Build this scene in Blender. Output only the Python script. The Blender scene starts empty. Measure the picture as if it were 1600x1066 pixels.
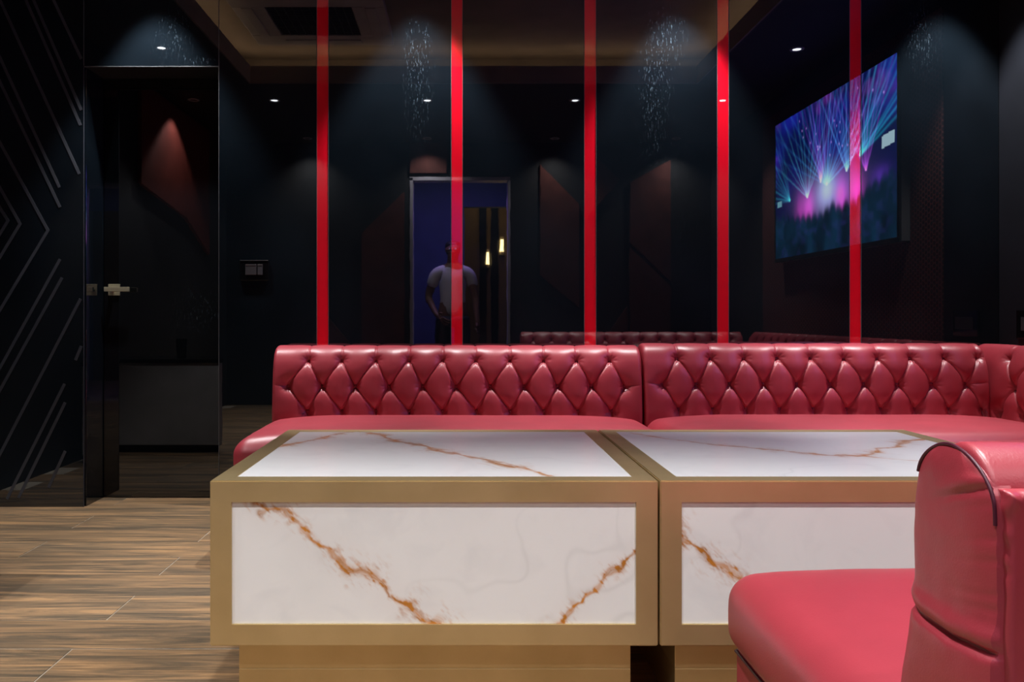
import bpy, bmesh, math, random
import numpy as np
from mathutils import Vector, Matrix
random.seed(4)
rng = np.random.default_rng(7)
S = bpy.context.scene
COL = S.collection

# ---------------------------------------------------------------- camera
F = 1300.0; EYE = 0.886
cd = bpy.data.cameras.new('camera'); cam = bpy.data.objects.new('camera', cd); COL.objects.link(cam)
cam.location = (0, 0, EYE); cam.rotation_euler = (math.radians(90), 0, 0)
cd.sensor_width = 36; cd.lens = F/1600*36
cd.shift_x = 80/1600; cd.shift_y = -38/1600
cd.clip_start = .02
S.camera = cam
S.view_settings.view_transform = 'Standard'; S.view_settings.look = 'None'
S.view_settings.gamma = 1; S.view_settings.use_curve_mapping = False
S.view_settings.exposure = 0.0
try:
    S.cycles.max_bounces = 8; S.cycles.sample_clamp_indirect = 4
except Exception: pass
w = bpy.data.worlds.new('world'); S.world = w; w.use_nodes = True
w.node_tree.nodes['Background'].inputs[0].default_value = (.02, .022, .03, 1)
w.node_tree.nodes['Background'].inputs[1].default_value = .3
ZC = 2.63            # soffit height
YW, YD, YR = 3.87, 4.07, -0.6
XL, XR = -2.35, 2.51

# downlight positions  (x, y, power, half angle deg, blend)
WASH = [(-1.41, 3.66), (-.20, 3.66), (1.0, 3.66), (2.24, 3.66)]
SIDE = [(-1.94, 2.35), (2.19, 2.32), (-2.15, 1.45)]
MID = [(-1.5, 1.04), (-.27, 1.04), (.92, 1.04), (2.11, 1.04)]
BACK = [(-1.5, -.39), (-.33, -.39), (.92, -.39), (2.11, -.39)]  # row placed from a doorway scallop; wide beams added as unseen fill
P_WASH, P_SIDE, P_MID, P_BACK = 155, 90, 184, 66

# ---------------------------------------------------------------- materials
def new_mat(name):
    m = bpy.data.materials.new(name); m.use_nodes = True
    return m, m.node_tree, m.node_tree.nodes['Principled BSDF']
def N(nt, t, **kw):
    n = nt.nodes.new(t)
    for k, v in kw.items():
        if k in n.inputs.keys(): n.inputs[k].default_value = v
        else: setattr(n, k, v)
    return n
def ramp(nt, stops):
    r = nt.nodes.new('ShaderNodeValToRGB'); e = r.color_ramp.elements
    while len(e) < len(stops): e.new(.5)
    for i, (p, c) in enumerate(stops):
        e[i].position = p; e[i].color = (*c, 1) if len(c) == 3 else c
    return r
def simple(name, col, rough=.5, metal=0, spec=.5, bump=None, var=.12, vscale=6.0):
    """principled with slight noise variation in colour and a fine bump"""
    m, nt, b = new_mat(name)
    b.inputs['Roughness'].default_value = rough; b.inputs['Metallic'].default_value = metal
    b.inputs['Specular IOR Level'].default_value = spec
    tc = N(nt, 'ShaderNodeTexCoord')
    n = N(nt, 'ShaderNodeTexNoise', Scale=vscale, Detail=4.0)
    nt.links.new(tc.outputs['Object'], n.inputs['Vector'])
    r = ramp(nt, [(.3, tuple(c*(1-var) for c in col)), (.7, tuple(min(1, c*(1+var)) for c in col))])
    nt.links.new(n.outputs['Fac'], r.inputs['Fac']); nt.links.new(r.outputs['Color'], b.inputs['Base Color'])
    if bump:
        n2 = N(nt, 'ShaderNodeTexNoise', Scale=bump[0], Detail=3.0)
        nt.links.new(tc.outputs['Object'], n2.inputs['Vector'])
        bp = N(nt, 'ShaderNodeBump', Strength=bump[1], Distance=bump[2])
        nt.links.new(n2.outputs['Fac'], bp.inputs['Height']); nt.links.new(bp.outputs['Normal'], b.inputs['Normal'])
    return m
def emit(name, col, strength):
    m, nt, b = new_mat(name)
    b.inputs['Base Color'].default_value = (.8, .8, .8, 1)
    b.inputs['Emission Color'].default_value = (*col, 1); b.inputs['Emission Strength'].default_value = strength
    return m

M = {}
M['leather'] = simple('red_leather', (.39, .036, .054), .41, 0, .8, (420, .35, .0006), .10, 5)
M['piping'] = simple('dark_piping', (.07, .006, .02), .45)
M['button'] = simple('button_leather', (.22, .012, .022), .4)
M['grout'] = simple('grout', (.42, .36, .28), .8)
M['dark'] = simple('matt_black', (.006, .006, .007), .7)
M['soffit'] = simple('soffit_paint', (.010, .010, .011), .8)
M['tray'] = simple('tray_paint', (.30, .25, .20), .8)
M['white_plastic'] = simple('white_plastic', (.62, .60, .57), .5)
M['grille'] = simple('grille_plastic', (.05, .05, .05), .6)
M['grey_lam'] = simple('grey_laminate', (.38, .38, .39), .4)
M['steel'] = simple('pale_steel', (.55, .56, .58), .3, 1.0)
M['brown_pad'] = simple('brown_padding', (.10, .032, .026), .75, 0, .2, (60, .3, .002), .25, 8)
M['trim_ring'] = simple('ring_white', (.5, .5, .5), .4)
M['lens'] = emit('lamp_lens', (.9, .95, 1), 14)
M['line'] = simple('grey_inlay', (.042, .045, .058), .5)
M['black_glass'] = simple('black_glass', (.004, .004, .005), .06)
M['edge'] = simple('ground_edge', (.09, .10, .11), .45)

def brass_mat():
    m, nt, b = new_mat('brushed_brass')
    tc = N(nt, 'ShaderNodeTexCoord')
    n = N(nt, 'ShaderNodeTexNoise', Scale=260.0, Detail=2.0); nt.links.new(tc.outputs['Object'], n.inputs['Vector'])
    n3 = N(nt, 'ShaderNodeTexNoise', Scale=5.0, Detail=4.0); nt.links.new(tc.outputs['Object'], n3.inputs['Vector'])
    r = ramp(nt, [(.3, (.62, .475, .24)), (.7, (.74, .58, .31))])
    nt.links.new(n3.outputs['Fac'], r.inputs['Fac']); nt.links.new(r.outputs['Color'], b.inputs['Base Color'])
    b.inputs['Metallic'].default_value = .86
    mr = N(nt, 'ShaderNodeMapRange'); mr.inputs['To Min'].default_value = .42; mr.inputs['To Max'].default_value = .54
    nt.links.new(n.outputs['Fac'], mr.inputs['Value']); nt.links.new(mr.outputs['Result'], b.inputs['Roughness'])
    bp = N(nt, 'ShaderNodeBump', Strength=.12, Distance=.0004)
    nt.links.new(n.outputs['Fac'], bp.inputs['Height']); nt.links.new(bp.outputs['Normal'], b.inputs['Normal'])
    return m
M['brass'] = brass_mat()

def gloss_panel(name, base, ior, dust=True, wav=.006):
    """back-painted glossy sheet: faint waves, handling dust and scuffs"""
    m, nt, b = new_mat(name)
    b.inputs['Roughness'].default_value = .015; b.inputs['IOR'].default_value = ior
    tc = N(nt, 'ShaderNodeNewGeometry')
    mp = N(nt, 'ShaderNodeMapping'); mp.inputs['Scale'].default_value = (1, 1, .25)
    nt.links.new(tc.outputs['Position'], mp.inputs['Vector'])
    n = N(nt, 'ShaderNodeTexNoise', Scale=60.0, Detail=1.0); nt.links.new(mp.outputs['Vector'], n.inputs['Vector'])
    bp = N(nt, 'ShaderNodeBump', Strength=wav, Distance=.002)
    nt.links.new(n.outputs['Fac'], bp.inputs['Height']); nt.links.new(bp.outputs['Normal'], b.inputs['Normal'])
    nt.links.new(bp.outputs['Normal'], b.inputs['Coat Normal'])
    if dust:
        mp2 = N(nt, 'ShaderNodeMapping'); mp2.inputs['Scale'].default_value = (1, 1, .22)
        nt.links.new(tc.outputs['Position'], mp2.inputs['Vector'])
        n1 = N(nt, 'ShaderNodeTexNoise', Scale=190.0, Detail=6.0, Roughness=.75); nt.links.new(mp2.outputs['Vector'], n1.inputs['Vector'])
        r1 = ramp(nt, [(.56, (0, 0, 0)), (.70, (1, 1, 1))]); nt.links.new(n1.outputs['Fac'], r1.inputs['Fac'])
        # scuffed patches: a few soft blobs at fixed places on the wall
        sep = N(nt, 'ShaderNodeSeparateXYZ'); nt.links.new(tc.outputs['Position'], sep.inputs[0])
        tot = None
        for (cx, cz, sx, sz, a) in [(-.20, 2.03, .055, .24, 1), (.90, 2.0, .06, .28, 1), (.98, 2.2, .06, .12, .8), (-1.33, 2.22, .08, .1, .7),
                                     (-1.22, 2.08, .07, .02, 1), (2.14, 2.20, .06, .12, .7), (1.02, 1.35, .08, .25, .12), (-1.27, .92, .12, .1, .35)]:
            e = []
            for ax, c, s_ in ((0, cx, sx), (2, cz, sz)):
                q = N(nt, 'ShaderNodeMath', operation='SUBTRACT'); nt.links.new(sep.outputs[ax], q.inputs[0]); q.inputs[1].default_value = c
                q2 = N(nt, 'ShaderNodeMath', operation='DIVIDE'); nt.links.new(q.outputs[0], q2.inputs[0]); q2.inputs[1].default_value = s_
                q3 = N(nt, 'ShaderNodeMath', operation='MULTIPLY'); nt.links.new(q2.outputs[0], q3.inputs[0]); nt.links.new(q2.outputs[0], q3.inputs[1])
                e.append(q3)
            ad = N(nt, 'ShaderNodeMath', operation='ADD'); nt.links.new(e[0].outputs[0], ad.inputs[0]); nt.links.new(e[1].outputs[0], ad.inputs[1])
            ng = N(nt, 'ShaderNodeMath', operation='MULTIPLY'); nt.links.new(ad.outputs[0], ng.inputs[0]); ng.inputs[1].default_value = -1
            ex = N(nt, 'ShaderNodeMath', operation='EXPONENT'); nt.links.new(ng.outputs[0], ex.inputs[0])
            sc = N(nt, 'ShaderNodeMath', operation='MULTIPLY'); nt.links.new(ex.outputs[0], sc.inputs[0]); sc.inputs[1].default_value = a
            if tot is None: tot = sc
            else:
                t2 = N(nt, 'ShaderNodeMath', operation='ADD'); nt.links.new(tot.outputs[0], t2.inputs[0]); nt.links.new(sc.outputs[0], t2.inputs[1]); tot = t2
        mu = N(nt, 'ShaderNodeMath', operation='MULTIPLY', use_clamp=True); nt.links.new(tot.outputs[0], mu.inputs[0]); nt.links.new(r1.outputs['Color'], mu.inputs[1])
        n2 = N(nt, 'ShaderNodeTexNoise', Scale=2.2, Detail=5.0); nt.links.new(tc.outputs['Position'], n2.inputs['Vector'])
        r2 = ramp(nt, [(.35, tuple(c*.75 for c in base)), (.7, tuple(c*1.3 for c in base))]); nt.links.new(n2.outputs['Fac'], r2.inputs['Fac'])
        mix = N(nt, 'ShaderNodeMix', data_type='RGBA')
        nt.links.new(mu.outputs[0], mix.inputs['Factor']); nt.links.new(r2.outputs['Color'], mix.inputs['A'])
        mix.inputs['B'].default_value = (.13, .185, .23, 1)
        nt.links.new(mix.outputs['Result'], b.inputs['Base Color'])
    else:
        b.inputs['Base Color'].default_value = (*base, 1)
    return m
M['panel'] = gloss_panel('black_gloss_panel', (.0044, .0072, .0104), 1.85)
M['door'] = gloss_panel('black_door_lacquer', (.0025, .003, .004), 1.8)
M['red'] = gloss_panel('red_gloss_strip', (.78, .006, .022), 2.1, False, .02)

def plank_mat():
    m, nt, b = new_mat('wood_effect_tile')
    geo = N(nt, 'ShaderNodeNewGeometry'); oi = N(nt, 'ShaderNodeObjectInfo')
    off = N(nt, 'ShaderNodeVectorMath', operation='SCALE'); cmb = N(nt, 'ShaderNodeCombineXYZ')
    nt.links.new(oi.outputs['Random'], cmb.inputs[0]); nt.links.new(oi.outputs['Random'], cmb.inputs[1])
    nt.links.new(cmb.outputs[0], off.inputs[0]); off.inputs['Scale'].default_value = 37.0
    ad = N(nt, 'ShaderNodeVectorMath', operation='ADD'); nt.links.new(geo.outputs['Position'], ad.inputs[0]); nt.links.new(off.outputs[0], ad.inputs[1])
    mp = N(nt, 'ShaderNodeMapping'); mp.inputs['Scale'].default_value = (1.5, 19, 1); nt.links.new(ad.outputs[0], mp.inputs['Vector'])
    n1 = N(nt, 'ShaderNodeTexNoise', Scale=1.0, Detail=9.0, Roughness=.70, Distortion=1.2); nt.links.new(mp.outputs[0], n1.inputs['Vector'])
    r1 = ramp(nt, [(.30, (.085, .068, .048)), (.43, (.17, .120, .072)), (.54, (.32, .20, .105)), (.68, (.56, .325, .150))])
    nt.links.new(n1.outputs['Fac'], r1.inputs['Fac'])
    mp2 = N(nt, 'ShaderNodeMapping'); mp2.inputs['Scale'].default_value = (3, 190, 1); nt.links.new(ad.outputs[0], mp2.inputs['Vector'])
    n2 = N(nt, 'ShaderNodeTexNoise', Scale=1.0, Detail=4.0, Distortion=.5); nt.links.new(mp2.outputs[0], n2.inputs['Vector'])
    r2 = ramp(nt, [(.35, (.55, .55, .55)), (.65, (1.15, 1.12, 1.1))]); nt.links.new(n2.outputs['Fac'], r2.inputs['Fac'])
    mx = N(nt, 'ShaderNodeMix', data_type='RGBA', blend_type='MULTIPLY'); mx.inputs['Factor'].default_value = .8
    nt.links.new(r1.outputs[0], mx.inputs['A']); nt.links.new(r2.outputs[0], mx.inputs['B'])
    n3 = N(nt, 'ShaderNodeMapRange'); nt.links.new(oi.outputs['Random'], n3.inputs['Value']); n3.inputs['To Min'].default_value = .8; n3.inputs['To Max'].default_value = 1.12
    mx2 = N(nt, 'ShaderNodeVectorMath', operation='SCALE'); nt.links.new(mx.outputs['Result'], mx2.inputs[0]); nt.links.new(n3.outputs[0], mx2.inputs['Scale'])
    nt.links.new(mx2.outputs[0], b.inputs['Base Color'])
    b.inputs['Roughness'].default_value = .48
    bp = N(nt, 'ShaderNodeBump', Strength=.25, Distance=.001); nt.links.new(n2.outputs['Fac'], bp.inputs['Height']); nt.links.new(bp.outputs['Normal'], b.inputs['Normal'])
    return m
M['plank'] = plank_mat()

def attr_mat(name, rough, emission=0.0, coat=0.0):
    m, nt, b = new_mat(name)
    a = N(nt, 'ShaderNodeVertexColor', layer_name='pattern')
    b.inputs['Roughness'].default_value = rough
    if emission:
        b.inputs['Base Color'].default_value = (.01, .01, .01, 1)
        nt.links.new(a.outputs['Color'], b.inputs['Emission Color']); b.inputs['Emission Strength'].default_value = emission
    else:
        geo = N(nt, 'ShaderNodeNewGeometry')
        n = N(nt, 'ShaderNodeTexNoise', Scale=7.0, Detail=6.0, Distortion=1.5); nt.links.new(geo.outputs['Position'], n.inputs['Vector'])
        r = ramp(nt, [(.30, (.95, .95, .955)), (.5, (1, 1, 1))]); nt.links.new(n.outputs['Fac'], r.inputs['Fac'])
        mx = N(nt, 'ShaderNodeMix', data_type='RGBA', blend_type='MULTIPLY'); mx.inputs['Factor'].default_value = 1
        nt.links.new(a.outputs['Color'], mx.inputs['A']); nt.links.new(r.outputs['Color'], mx.inputs['B'])
        nt.links.new(mx.outputs['Result'], b.inputs['Base Color'])
    return m
M['marble'] = attr_mat('veined_marble', .28)
M['screen'] = attr_mat('lit_screen', .25, 4.2)

def honeycomb_mat():
    m, nt, b = new_mat('honeycomb_fabric')
    geo = N(nt, 'ShaderNodeNewGeometry')
    sep = N(nt, 'ShaderNodeSeparateXYZ'); nt.links.new(geo.outputs['Position'], sep.inputs[0])
    cmb = N(nt, 'ShaderNodeCombineXYZ'); nt.links.new(sep.outputs[1], cmb.inputs[0]); nt.links.new(sep.outputs[2], cmb.inputs[1])
    def lattice(o):
        mp = N(nt, 'ShaderNodeMapping'); mp.inputs['Scale'].default_value = (1/.052, 1/.030, 1); mp.inputs['Location'].default_value = (o, o, 0)
        nt.links.new(cmb.outputs[0], mp.inputs['Vector'])
        fr = N(nt, 'ShaderNodeVectorMath', operation='FRACTION'); nt.links.new(mp.outputs[0], fr.inputs[0])
        sb = N(nt, 'ShaderNodeVectorMath', operation='SUBTRACT'); nt.links.new(fr.outputs[0], sb.inputs[0]); sb.inputs[1].default_value = (.5, .5, 0)
        mu = N(nt, 'ShaderNodeVectorMath', operation='MULTIPLY'); nt.links.new(sb.outputs[0], mu.inputs[0]); mu.inputs[1].default_value = (.052, .030, 0)
        ln = N(nt, 'ShaderNodeVectorMath', operation='LENGTH'); nt.links.new(mu.outputs[0], ln.inputs[0]); return ln
    a, c = lattice(0), lattice(.5)
    mn = N(nt, 'ShaderNodeMath', operation='MINIMUM'); nt.links.new(a.outputs['Value'], mn.inputs[0]); nt.links.new(c.outputs['Value'], mn.inputs[1])
    mr = N(nt, 'ShaderNodeMapRange'); mr.inputs['From Min'].default_value = .010; mr.inputs['From Max'].default_value = .015
    nt.links.new(mn.outputs[0], mr.inputs['Value'])
    r = ramp(nt, [(0, (.03, .008, .009)), (1, (.16, .045, .04))]); nt.links.new(mr.outputs[0], r.inputs['Fac'])
    nt.links.new(r.outputs[0], b.inputs['Base Color']); b.inputs['Roughness'].default_value = .7
    return m
M['honey'] = honeycomb_mat()

# ---------------------------------------------------------------- helpers
def link(o, parent=None):
    COL.objects.link(o)
    if parent is not None: o.parent = parent
    return o
def mesh_obj(name, me, mat, parent=None, smooth=False):
    if mat is not None: me.materials.append(mat)
    if smooth:
        me.polygons.foreach_set('use_smooth', [True]*len(me.polygons))
    return link(bpy.data.objects.new(name, me), parent)
def tag(o, label=None, cat=None, group=None, kind=None):
    if label: o['label'] = label
    if cat: o['category'] = cat
    if group: o['group'] = group
    if kind: o['kind'] = kind
    return o
def empty(name, loc, label=None, cat=None, group=None, kind=None):
    o = bpy.data.objects.new(name, None); o.location = loc; o.empty_display_size = .05
    COL.objects.link(o); return tag(o, label, cat, group, kind)
def from_bm(name, bm, mat, parent=None, smooth=False):
    me = bpy.data.meshes.new(name); bm.normal_update(); bm.to_mesh(me); bm.free()
    o = mesh_obj(name, me, mat, parent, smooth)
    if parent is not None: o.matrix_parent_inverse = parent_inv(parent)
    return o
def parent_inv(p):
    # parts are modelled in world coordinates: only a top-level parent's location has to be undone
    return Matrix.Identity(4) if p.parent else Matrix.Translation(-p.location)
def box_bm(bm, x0, x1, y0, y1, z0, z1, bev=0, seg=2):
    r = bmesh.ops.create_cube(bm, size=1)
    vs = r['verts']
    bmesh.ops.scale(bm, vec=(x1-x0, y1-y0, z1-z0), verts=vs)
    bmesh.ops.translate(bm, vec=((x0+x1)/2, (y0+y1)/2, (z0+z1)/2), verts=vs)
    if bev:
        es = list({e for v in vs for e in v.link_edges})
        bmesh.ops.bevel(bm, geom=es, offset=bev, segments=seg, affect='EDGES', profile=.5)
def box(name, x0, x1, y0, y1, z0, z1, mat, parent=None, bev=0, seg=2):
    bm = bmesh.new(); box_bm(bm, x0, x1, y0, y1, z0, z1, bev, seg)
    return from_bm(name, bm, mat, parent)
def boxes(name, lst, mat, parent=None, bev=0):
    bm = bmesh.new()
    for b in lst: box_bm(bm, *b, bev)
    return from_bm(name, bm, mat, parent)
def prism(name, pts, axis, a0, a1, mat, parent=None, bev=0):
    """polygon pts (p,q) extruded along axis; axis 'y': (x,z), 'x': (y,z)"""
    bm = bmesh.new()
    def P(p, a): return (p[0], a, p[1]) if axis == 'y' else (a, p[0], p[1])
    v0 = [bm.verts.new(P(p, a0)) for p in pts]; v1 = [bm.verts.new(P(p, a1)) for p in pts]
    n = len(pts); bm.faces.new(v0); bm.faces.new(v1[::-1])
    for i in range(n): bm.faces.new((v0[i], v1[i], v1[(i+1) % n], v0[(i+1) % n]))
    bmesh.ops.recalc_face_normals(bm, faces=bm.faces[:])
    if bev: bmesh.ops.bevel(bm, geom=bm.edges[:], offset=bev, segments=2, affect='EDGES')
    return from_bm(name, bm, mat, parent)
def cyl(name, c, r, h, mat, parent=None, axis='z', seg=24, r2=None, smooth=False, bev=0):
    bm = bmesh.new()
    bmesh.ops.create_cone(bm, cap_ends=True, segments=seg, radius1=r, radius2=r if r2 is None else r2, depth=h)
    if bev: bmesh.ops.bevel(bm, geom=[e for e in bm.edges if abs(e.verts[0].co.z-e.verts[1].co.z) < 1e-6], offset=bev, segments=2, affect='EDGES')
    if axis == 'y': bmesh.ops.rotate(bm, matrix=Matrix.Rotation(math.pi/2, 3, 'X'), verts=bm.verts[:])
    if axis == 'x': bmesh.ops.rotate(bm, matrix=Matrix.Rotation(math.pi/2, 3, 'Y'), verts=bm.verts[:])
    bmesh.ops.translate(bm, vec=c, verts=bm.verts[:])
    return from_bm(name, bm, mat, parent, smooth)
def np_mesh(name, verts, faces):
    me = bpy.data.meshes.new(name); verts = np.asarray(verts, dtype=np.float32)
    faces = np.asarray(faces, dtype=np.int32); nf = len(faces)
    me.vertices.add(len(verts)); me.vertices.foreach_set('co', verts.ravel())
    me.loops.add(nf*4); me.loops.foreach_set('vertex_index', faces.ravel())
    me.polygons.add(nf); me.polygons.foreach_set('loop_start', np.arange(nf, dtype=np.int32)*4)
    me.update(calc_edges=True); me.validate()
    return me
def grid_faces(nu, nv, off=0, flip=False):
    i, j = np.meshgrid(np.arange(nu-1), np.arange(nv-1), indexing='ij')
    a = (i*nv+j).ravel()+off
    q = np.stack([a, a+nv, a+nv+1, a+1], 1)
    return q[:, ::-1] if flip else q
def place(o, parent):
    o.parent = parent; o.matrix_parent_inverse = parent_inv(parent); return o
def vnoise(x, y, seed=0):
    xi = np.floor(x).astype(int); yi = np.floor(y).astype(int); fx = x-xi; fy = y-yi
    fx = fx*fx*(3-2*fx); fy = fy*fy*(3-2*fy)
    def h(a, b):
        n = (a*374761393+b*668265263+seed*1442695) & 0x7fffffff
        n = ((n ^ (n >> 13))*1274126177) & 0x7fffffff
        return ((n ^ (n >> 16)) & 0xffff)/65535.0
    return (h(xi, yi)*(1-fx)+h(xi+1, yi)*fx)*(1-fy)+(h(xi, yi+1)*(1-fx)+h(xi+1, yi+1)*fx)*fy
def fbm(x, y, o=4, seed=0):
    t = 0; a = .5
    for k in range(o): t = t+a*(vnoise(x*2**k, y*2**k, seed+k)-.5)*2; a *= .5
    return t
def seg_dist(px, py, a, b):
    dx, dy = b[0]-a[0], b[1]-a[1]; L = dx*dx+dy*dy+1e-12
    t = np.clip(((px-a[0])*dx+(py-a[1])*dy)/L, 0, 1)
    return np.hypot(px-a[0]-t*dx, py-a[1]-t*dy), t
def to_linear(c):
    c = np.asarray(c, float); return np.where(c <= .04045, c/12.92, ((c+.055)/1.055)**2.4)

# ================================================================ SETTING
# ---- floor with its tiles
floor = box('floor', XL-.05, XR+.05, YR-3.0, YD+.05, -.06, -.0009, M['grout']); tag(floor, kind='structure')
PW = .2117; rows = []
y = 3.70
ys = [3.70-PW*k for k in range(-2, 21)]
mesh_cache = {}
def plank(x0, x1, y0, y1):
    key = (round(x1-x0, 3), round(y1-y0, 3))
    if key not in mesh_cache:
        bm = bmesh.new(); box_bm(bm, -key[0]/2, key[0]/2, -key[1]/2, key[1]/2, -.0008, .0008, .0005, 1)
        me = bpy.data.meshes.new('plank'); bm.to_mesh(me); bm.free(); me.materials.append(M['plank']); mesh_cache[key] = me
    o = bpy.data.objects.new('plank', mesh_cache[key]); link(o, floor)
    o.location = ((x0+x1)/2, (y0+y1)/2, random.uniform(-.0004, 0))
g = .0022
for k, yt in enumerate(ys):
    yb = yt-PW; y1 = min(yt, YD); 
    if y1-yb < .03: continue
    if yb < YR: yb = YR
    if y1 <= yb: continue
    start = (-1.63 if k % 2 == 0 else -1.035)-1.2
    x = start
    while x < XR:
        a, b_ = max(x, XL), min(x+1.2, XR)
        if b_-a > .02: plank(a+g, b_-g, yb+g, y1-g)
        x += 1.2

# ---- back wall (slabs, gloss panels)
wb = boxes('wall_back', [(XL-.1, -1.7535, YW+.016, YD+.3, 0, 2.9), (-1.125, XR+.1, YW+.016, YD+.3, 0, 2.9),
                         (-1.7535, -1.125, YW+.016, YD+.3, 2.052, 2.9), (-1.7535, -1.125, YD+.05, YD+.3, 0, 2.052)], M['dark'])
tag(wb, kind='structure')
def px(x, Y=YW): return (x-720)*Y/F
def pz(yy, Y=YW): return EYE-(yy-495)*Y/F
strips = [(495, 513.3), (705, 722.8), (913, 931.5), (1120.6, 1138.8), (1327.6, 1345.6)]
edges = [px(343.5)]
pan = []
prev = -1.125
for a, b_ in strips:
    pan.append((prev, px(a))); prev = px(b_)
pan.append((prev, 2.503))
for a, b_ in pan: box('panel', a+.0006, b_-.0006, YW, YW+.014, .0, ZC+.005, M['panel'], wb, .0012, 1)
box('panel', XL+.002, -1.755, YW, YW+.014, 0, ZC+.005, M['panel'], wb, .0012, 1)          # lined bay at the left
box('panel', -1.7525, -1.126, YW, YW+.014, 2.052, ZC+.005, M['panel'], wb, .0012, 1)      # over the door
box('panel', -1.7595, -1.7485, YW+.015, YD+.048, 0, 2.05, M['panel'], wb, .0008, 1)        # left reveal
# thin ground edges that show pale between the sheets
for e in [-1.7537, -1.1255]:
    boxes('edge_line', [(e-.0012, e+.0012, YW-.0006, YW+.008, 2.056 if e < -1.7 else .0, ZC)], M['edge'], wb)
boxes('edge_line', [(-1.752, -1.127, YW-.0008, YW+.01, 2.049, 2.0515)], M['edge'], wb)
boxes('edge_line', [(-1.7552, -1.7530, YW-.0006, YW+.004, 0, 2.05)], M['line'], wb)
for s in strips:
    for xx in s:
        e = px(xx); boxes('edge_line', [(e-.0009, e+.0009, YW-.0005, YW+.006, 0, ZC)], M['edge'], wb)
for k, (a, b_) in enumerate(strips):
    o = box('trim_%d' % (k+1), px(a)+.001, px(b_)-.001, YW+.002, YW+.0155, 0, ZC, M['red']); tag(o, kind='structure')
    o['label'] = ['glossy red vertical strip above the left end of the tufted sofa', 'glossy red vertical strip crossing the reflected doorway',
                  'glossy red vertical strip in the middle of the black wall', 'glossy red vertical strip over the right sofa, away from the reflected screen',
                  'glossy red vertical strip crossing the reflected screen'][k]

# chevron inlay lines on the left bay (photo pixels on the wall plane)
LINES = [[(-40, 150), (75, 360), (51, 400), (-40, 551)], [(-40, 222), (31.5, 350), (-40, 468)], [(-40, 262), (12.5, 345), (-40, 432)],
         [(-10, -22), (124, 272)], [(-30, 27), (0, 90), (93, 293)], [(-30, 66), (0, 128), (94, 324)], [(37, -8), (126, 196)], [(49, -8), (127, 172)], [(80, -8), (127, 92)],
         [(94, 405), (0, 575), (-40, 647)], [(97, 434), (0, 610), (-40, 683)], [(126, 467), (0, 710), (-30, 768)],
         [(101, 600), (11, 780)], [(102, 629), (29, 778)], [(127, 541), (118, 563)], [(102, 705), (76, 762)]]
for L in LINES:
    bm = bmesh.new(); P = [Vector((px(a), pz(b_))) for a, b_ in L]; h = .0068
    lo, hi = [], []
    for i, p in enumerate(P):
        d0 = (P[i]-P[i-1]).normalized() if i > 0 else (P[1]-P[0]).normalized()
        d1 = (P[i+1]-P[i]).normalized() if i < len(P)-1 else d0
        n0 = Vector((-d0.y, d0.x)); n1 = Vector((-d1.y, d1.x)); m_ = (n0+n1).normalized(); m_ *= h/max(.35, m_.dot(n0))
        lo.append(p+m_); hi.append(p-m_)
    va = [[bm.verts.new((max(q.x, XL+.004), yy, min(q.y, ZC-.001))) for q in s_] for s_ in (lo, hi) for yy in (YW-.0014, YW+.003)]
    for i in range(len(P)-1):
        bm.faces.new((va[0][i], va[0][i+1], va[2][i+1], va[2][i])); bm.faces.new((va[1][i], va[3][i], va[3][i+1], va[1][i+1]))
        bm.faces.new((va[0][i], va[1][i], va[1][i+1], va[0][i+1])); bm.faces.new((va[2][i], va[2][i+1], va[3][i+1], va[3][i]))
    for i in (0, len(P)-1): bm.faces.new((va[0][i], va[2][i], va[3][i], va[1][i]))
    bmesh.ops.recalc_face_normals(bm, faces=bm.faces[:])
    from_bm('inlay_line', bm, M['line'], wb)

# ---- door
dr = box('door_1', -1.7455, -1.127, YD, YD+.04, .004, 2.048, M['door'], None, .001, 1); tag(dr, 'glossy black flush door set back in the wall', kind='structure')
hx = px(179, YD); hz = pz(453, YD)
dh = box('door_handle', hx-.028, hx+.028, YD-.008, YD, hz-.028, hz+.028, M['brass'], dr, .002)
M['pale_brass'] = simple('pale_brass', (.62, .56, .38), .3, .7)
dh.data.materials[0] = M['pale_brass']
boxes('lever', [(hx-.028, hx+.092, YD-.058, YD-.044, hz-.010, hz+.012)], M['pale_brass'], dh, .0015)
cyl('spindle', (hx-.008, YD-.03, hz), .010, .05, M['pale_brass'], dh, 'y')

# ---- side walls, rear wall, ceiling
wl = box('wall_left', XL-.12, XL, YR-.2, YD+.3, 0, 2.95, M['dark']); tag(wl, kind='structure')
prism('padded_panel', [(.45, 1.45), (1.1, 1.72), (2.1, 1.85), (2.1, 2.6), (.45, 2.6)], 'x', XL, XL+.03, simple('red_brown_padding', (.16, .03, .022), .75, 0, .2), wl, .006)
wr = box('wall_right', XR, XR+.12, YR-.2, YD+.3, 0, 2.95, M['dark']); tag(wr, kind='structure')
box('panel', XR-.008, XR, 3.43, YW-.001, .0, ZC, simple('dark_wall_board', (.006, .007, .011), .5, 0, .3), wr, .001, 1)
box('fabric_panel', XR-.014, XR, .86, 3.425, .0, 2.5, M['honey'], wr, .004)
wf = boxes('wall_front', [(XL-.1, -.51, YR-.14, YR, 0, 2.95), (.495, XR+.1, YR-.14, YR, 0, 2.95), (-.51, .495, YR-.14, YR, 2.28, 2.95)], M['dark']); tag(wf, kind='structure')
def rp(x, y_, d=8.34): return ((x-720)*d/F, EYE-(y_-495)*d/F)
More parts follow.
